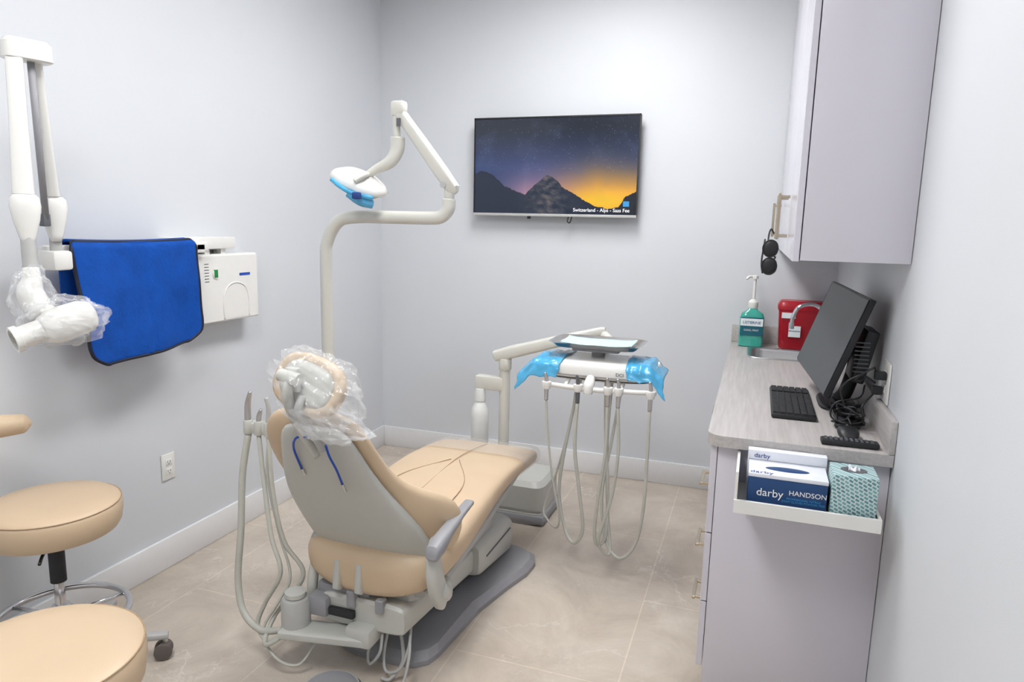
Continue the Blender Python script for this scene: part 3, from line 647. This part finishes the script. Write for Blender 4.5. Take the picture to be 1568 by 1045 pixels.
# ---------------------------------------------------------------- assistant arm
aa=E('assistant_instrument_arm',(-1.42,1.88,0))
lathe(aa,'vacuum_canister',(-1.415,1.86,0),[(.03,.155),(.045,.16),(.05,.165),(.05,.25),(.045,.262),(.03,.268)],'lgray')
lathe(aa,'canister_cap',(-1.415,1.86,0),[(.03,.268),(.036,.27),(.036,.285),(.02,.29)],'shell')
loft(aa,'mount_arm',[sring(V((-1.44,1.84,.15))+V((.30,.06,.0))*t,(0,1,0),(0,0,1),.05,.018,4,20) for t in (0,.02,.5,.98,1)],'shell',auto=True)
box(aa,'mount_foot',(-1.22,1.85,.13),(-1.12,1.98,.20),'shell',.015)
tube(aa,'riser_arm',[(-1.405,1.93,.17),(-1.405,1.97,.35),(-1.38,2.10,.5),(-1.38,2.12,.72),(-1.42,2.10,.81),(-1.54,2.0,.82)],.019,'pole')
box(aa,'holder_block',(-1.67,1.93,.80),(-1.55,1.98,.84),'shell',.01)
for x in (-1.65,-1.605,-1.565):
    cyl(aa,'holder_cup',(x,1.935,.80),(x,1.935,.85),.016,'shell',bev=.003)
tube(aa,'suction_tip',[(-1.65,1.935,.84),(-1.648,1.935,.9),(-1.635,1.93,.94),(-1.63,1.93,.955)],[.012,.011,.008,.006],'steel')
tube(aa,'air_water_syringe',[(-1.605,1.935,.84),(-1.60,1.935,.87),(-1.588,1.93,.895)],[.009,.009,.005],'steel')
tube(aa,'saliva_valve',[(-1.565,1.935,.84),(-1.56,1.935,.9),(-1.565,1.93,.94)],[.009,.008,.007],'lgray')
bm=bmesh.new()
hose([(-1.65,1.935,.80),(-1.67,1.92,.65),(-1.67,1.9,.45),(-1.675,1.88,.27),(-1.64,1.86,.16),(-1.55,1.84,.12),(-1.46,1.84,.14)],.012)
hose([(-1.605,1.935,.80),(-1.58,1.92,.65),(-1.54,1.9,.45),(-1.49,1.88,.33),(-1.56,1.88,.2),(-1.58,1.86,.12),(-1.5,1.82,.10),(-1.44,1.84,.15)],.008)
hose([(-1.565,1.935,.80),(-1.57,1.93,.65),(-1.53,1.93,.45),(-1.48,1.92,.3),(-1.50,1.88,.22),(-1.54,1.84,.12),(-1.46,1.80,.06),(-1.38,1.82,.04),(-1.33,1.86,.12)],.005)
hose([(-1.565,1.935,.80),(-1.55,1.93,.6),(-1.51,1.93,.42),(-1.44,1.94,.3),(-1.52,1.88,.16),(-1.5,1.8,.1),(-1.42,1.82,.15)],.008)
frombm(aa,'suction_hoses',bm,'hose')

# foot control
fc_=E('foot_control',(-1.235,1.75,0))
lathe(fc_,'disc_base',(-1.215,1.765,0),[(.09,.001),(.105,.006),(.105,.016),(.095,.022)],'dgray')
lathe(fc_,'disc_dome',(-1.215,1.765,0),[(.095,.022),(.085,.036),(.06,.044),(.02,.046)],'gray')
tube(fc_,'disc_ring',[(-1.215+.09*math.cos(t*math.pi/8),1.765+.09*math.sin(t*math.pi/8),.03) for t in range(17)],.004,'lgray',N=8,k=3)

# ---------------------------------------------------------------- stools
def stool(cx,cy,zt,back=False,ang=0.0,r=.212,th=.125):
    s=E('dental_stool',(cx,cy,0))
    c=(cx,cy,0); q_=r/.212
    k=th/.125
    lathe(s,'seat_cushion',c,[(.10*q_,zt-.125*k),(.18*q_,zt-.125*k),(.196*q_,zt-.118*k),(.206*q_,zt-.10*k),(.212*q_,zt-.06*k),(.212*q_,zt-.03*k),(.207*q_,zt-.014),(.192*q_,zt-.004),(.14*q_,zt+.001),(.05,zt+.002)],'cream',N=64)
    tube(s,'seat_piping',[V(c)+V((.208*q_*math.cos(t*math.pi/18),.208*q_*math.sin(t*math.pi/18),zt-.014)) for t in range(37)],.002,'seam',N=6,k=2)
    zb=zt-th
    lathe(s,'seat_plate',c,[(.03,zb-.025),(.09,zb-.015),(.14,zb-.001)],'black')
    cyl(s,'gas_column_cover',(cx,cy,zb-.175),(cx,cy,zb-.005),.024,'blackm')
    cyl(s,'gas_piston',(cx,cy,.1),(cx,cy,zb-.155),.016,'chrome')
    cyl(s,'height_sleeve',(cx,cy,.08),(cx,cy,.26),.027,'chrome')
    rz=.22
    tube(s,'foot_ring',[V((cx+.20*math.cos(t*math.pi/12),cy+.20*math.sin(t*math.pi/12),rz)) for t in range(25)],.011,'chrome',k=4)
    lathe(s,'foot_ring_hub',(cx,cy,0),[(.028,rz-.03),(.036,rz-.025),(.036,rz+.025),(.028,rz+.03)],'chrome')
    for i in range(3):
        a=ang+i*2*math.pi/3+.5
        tube(s,'foot_ring_spoke',[(cx+.03*math.cos(a),cy+.03*math.sin(a),rz),(cx+.2*math.cos(a),cy+.2*math.sin(a),rz)],.007,'chrome',smooth=False)
    for i in range(5):
        a=ang+i*2*math.pi/5; u=V((math.cos(a),math.sin(a),0)); w=V((-math.sin(a),math.cos(a),0))
        loft(s,'base_leg',[sring(V((cx,cy,z))+u*d,w,(0,0,1),a_,b_,4,16) for d,z,a_,b_ in ((.02,.115,.024,.022),(.12,.105,.02,.016),(.28,.088,.018,.012),(.315,.085,.014,.011))],'lgray',auto=True)
        q=V((cx,cy,0))+u*.305
        cyl(s,'caster_stem',q+V((0,0,.05)),q+V((0,0,.085)),.008,'steel')
        cyl(s,'caster_wheel',q+V((0,0,.031))-w*.025-u*.008,q+V((0,0,.031))-w*.004-u*.008,.030,'rubber',bev=.004)
        cyl(s,'caster_wheel_b',q+V((0,0,.031))+w*.004-u*.008,q+V((0,0,.031))+w*.025-u*.008,.030,'rubber',bev=.004)
        ell(s,'caster_hood',q+V((0,0,.042)),(.024,.024,.02),'rubber',seg=16)
    if back:
        tube(s,'torso_bar',[(cx,cy,zb-.02),(cx-.08,cy-.12,zb-.025),(cx-.13,cy-.2,zb+.005),(cx-.16,cy-.25,zt+.1),(cx-.15,cy-.25,zt+.24)],.011,'chrome')
        pts=[(-2.205,1.565,.872),(-2.22,1.548,.872),(-2.26,1.49,.872),(-2.30,1.41,.872),(-2.32,1.32,.872),(-2.29,1.22,.872),(-2.22,1.14,.872),(-2.20,1.125,.872)]
        tube(s,'torso_cushion',pts,[.008,.035,.042,.042,.042,.042,.035,.008],'cream',flat=.9)
    tube(s,'height_lever',[(cx,cy,zb-.015),(cx+.08,cy-.1,zb-.02),(cx+.13,cy-.15,zb-.02)],.005,'black')
stool(-2.112,1.54,.63,True,math.radians(40),.203,.11)
stool(-1.455,1.0,.585,False,math.radians(2),.215)

# ---------------------------------------------------------------- x-ray unit
xr=E('dental_xray_unit',(XL+.05,2.5,1.3))
loft(xr,'control_box',[[V((x,2.60+sy*w,1.233+sz*h)) for sy,sz in ((-1,-1),(1,-1),(1,1),(-1,1))] for x,w,h in ((XL+.001,.20,.155),(XL+.085,.20,.155),(XL+.1,.192,.147))],'whitegloss',smooth=False)
box(xr,'wall_bracket',(XL+.001,2.30,1.41),(XL+.08,2.68,1.465),'whitegloss',.008)
boxes(xr,'bracket_feet',[((XL+.02,2.5,1.385),(XL+.06,2.53,1.412)),((XL+.02,2.6,1.385),(XL+.06,2.63,1.412))],'white')
arch=[(XL+.101,2.56+dy,1.09+dz) for dy,dz in ((0,0),(0,.09),(.025,.145),(.08,.165),(.14,.145),(.165,.09),(.165,0))]
tube(xr,'panel_arch',arch,.004,'white',N=8)
loft(xr,'panel_recess',[[V((x,p[1],p[2])) for p in smoothpts(arch,4)] for x in (XL+.099,XL+.1012)],'white',smooth=False)
cyl(xr,'exposure_dial',(XL+.1,2.52,1.30),(XL+.104,2.52,1.30),.022,'white')
box(xr,'indicator',(XL+.1,2.505,1.285),(XL+.107,2.525,1.32),'green',.001)
boxes(xr,'keypad_marks',[((XL+.1,2.45,1.345-.013*i),(XL+.1015,2.475,1.348-.013*i)) for i in range(7)],'dgray')
box(xr,'badge',(XL+.1,2.67,1.285),(XL+.102,2.74,1.297),'bib',0)
box(xr,'extension_arm',(-2.29,1.70,1.40),(-2.245,2.42,1.445),'whitegloss',.01)
box(xr,'extension_pivot',(XL+.02,2.36,1.405),(-2.245,2.44,1.45),'whitegloss',.01)
def xarm(name,pa,pb,w0,w1):
    pa=V(pa);pb=V(pb);d=(pb-pa);Ln=d.length;d.normalize();n1=V((.6,-.5,0)).normalized();n2=d.cross(n1).normalized()
    return loft(xr,name,[sring(pa+d*t*Ln,n2,n1,a*w,b_*w,3.5,24) for t,a,b_,w in ((0,.6,.5,w0),(.015,1,.9,w0),(.5,.9,.8,(w0+w1)/2),(.985,.9,.8,w1),(1,.5,.5,w1))],'whitegloss',auto=True)
el1=V((-2.095,1.60,2.02)); el0=V((-2.085,1.53,2.025))
xarm('fore_arm',(-2.19,1.69,1.60),el1,.024,.020)
xarm('upper_arm',(-2.05,1.495,1.60),el0,.028,.025)
tube(xr,'gas_strut',[(-2.165,1.645,1.53),(-2.08,1.575,2.0)],.010,'gray',smooth=False)
box(xr,'bracket_dark_pin',(-2.18,1.63,1.51),(-2.155,1.655,1.55),'dgray',.004)
loft(xr,'elbow_cap',[sring(V((-2.083,1.567,2.032))+V((0,0,z)),(0.25,1,0),(1,-.25,0),a,b_,4,28) for z,a,b_ in ((-.038,.060,.030),(-.034,.065,.035),(.010,.065,.035),(.022,.055,.026))],'whitegloss',auto=True)
for nme,c in (('fore_arm_knuckle',(-2.192,1.695,1.56)),('upper_arm_knuckle',(-2.045,1.493,1.56))):
    loft(xr,nme,[sring(V(c)+V((0,0,z)),(.6,1,0),(1,-.6,0),a,b_,2.6,24) for z,a,b_ in ((-.10,.015,.018),(-.08,.022,.02),(-.03,.034,.028),(.01,.040,.03),(.035,.037,.028),(.045,.028,.022))],'whitegloss')
cyl(xr,'fore_neck',(-2.205,1.70,1.38),(-2.198,1.697,1.48),.018,'lgray')
box(xr,'fore_neck_base',(-2.25,1.665,1.365),(-2.17,1.735,1.43),'whitegloss',.01)
cyl(xr,'head_neck',(-2.04,1.488,1.385),(-2.045,1.493,1.48),.020,'lgray')
tube(xr,'head_yoke',[(-2.04,1.488,1.39),(-2.035,1.485,1.355),(-2.03,1.475,1.31),(-2.0,1.485,1.25)],[.022,.027,.038,.038],'whitegloss')
hx0=V((-1.94,1.54,1.236)); hx1=V((-1.995,1.398,1.192)); d=(hx1-hx0).normalized(); n1=V((0,0,1)).cross(d).normalized(); n2=d.cross(n1)
loft(xr,'tube_head',[sring(hx0+d*t,n1,n2,a,a,2.4,32) for t,a in ((-.055,.025),(-.045,.042),(-.02,.051),(.05,.053),(.075,.048),(.09,.040),(.095,.035))],'whitegloss')
N=32
loft(xr,'collimator_cone',[sring(hx0+d*t,n1,n2,a,a,2,N) for t,a in ((.09,.034),(.15,.033),(.153,.039),(.17,.039),(.17,.030),(.10,.028))],'whitegloss',auto=True)
loft(xr,'collimator_inner',[sring(hx0+d*t,n1,n2,a,a,2,N) for t,a in ((.13,.0292),(.129,.001))],'lgray')
ell(xr,'tube_head_bag',hx0+d*.03+V((0,0,.005)),(.074,.115,.072),'clear',rot=(0,0,-.3),nz=.3,ns=7,seg=48)
ell(xr,'yoke_bag',V((-2.025,1.475,1.31)),(.055,.055,.08),'clear',nz=.35,ns=8,seg=40)

# lead apron
ap=E('lead_apron',(-2.24,2.06,1.45))
ya,yb_,zt_,zb_=1.765,2.335,1.458,1.03
def inb(u,v):
    r=.14; uu=u
    if v>1-r*1.35:
        k=(v-(1-r*1.35))/(r*1.35); lim=r*(1-math.sqrt(max(0,1-k*k)))*.8
        uu=lim+(1-2*lim)*u
    if v<.06:
        k=1-v/.06; lim=.03*(1-math.sqrt(max(0,1-k*k))); uu=lim+(1-2*lim)*u
    return uu,v
def apf(u,v):
    uu,vv=inb(u,v)
    y=ya+(yb_-ya)*uu+.03*vv*(1-uu)+.012*vv*uu
    z=zt_+(zb_-zt_)*vv + .03*(uu-.5)*vv - .006*math.sin(uu*math.pi)*(1-vv) -.010*math.sin(uu*math.pi*1.0)*vv
    x=-2.222+.022*math.sin(vv*2.2)*(.5+.5*math.sin(uu*5.5+.6)) +.014*noise.noise(V((uu*3,vv*2.5,0)))+.012*vv*math.sin(uu*11+vv*1.5)
    x-=.008*math.exp(-((uu-.52)/.02)**2)*vv
    if vv<.03: x-=.012*(1-vv/.03)
    return V((x,y,z))
sheet(ap,'front_panel',apf,46,40,'blue',.008)
def apb(u,v):
    return V((-2.30+.004*math.sin(u*5),ya+.015+(yb_-ya-.03)*u,zt_-.004-.34*v))
sheet(ap,'rear_panel',apb,16,10,'blue',.008)
sheet(ap,'top_fold',lambda u,v:V((-2.30+.068*v,ya+.02+(yb_-ya-.04)*u,zt_-.004-.006*math.sin(u*math.pi)+.008*math.sin(v*math.pi))),16,6,'blue',.008)
edge=[apf(0,i/16) for i in range(17)]+[apf(i/16,1) for i in range(1,17)]+[apf(1,1-i/16) for i in range(1,17)]+[apf(1-i/16,0) for i in range(1,17)]
tube(ap,'edge_binding',edge,.0065,'navy',N=8,k=3)

# ---------------------------------------------------------------- camera
R=V((.944,.3315,.0228)).normalized(); Bk=V((.321,-.9315,.165)).normalized()
Bk=(Bk-R*Bk.dot(R)).normalized(); Up=Bk.cross(R).normalized()
cam=bpy.data.cameras.new('camera'); cam.sensor_width=36; cam.lens=1065/1568*36; cam.clip_start=.02
co=bpy.data.objects.new('camera',cam)
Mx=Matrix((R,Up,Bk)).transposed().to_4x4(); Mx.translation=V((0,0,1.55)); co.matrix_world=Mx
col.objects.link(co); sc.camera=co
w=bpy.data.worlds.new('world'); w.use_nodes=True; w.node_tree.nodes['Background'].inputs[0].default_value=(.8,.85,.9,1); w.node_tree.nodes['Background'].inputs[1].default_value=.3
sc.world=w
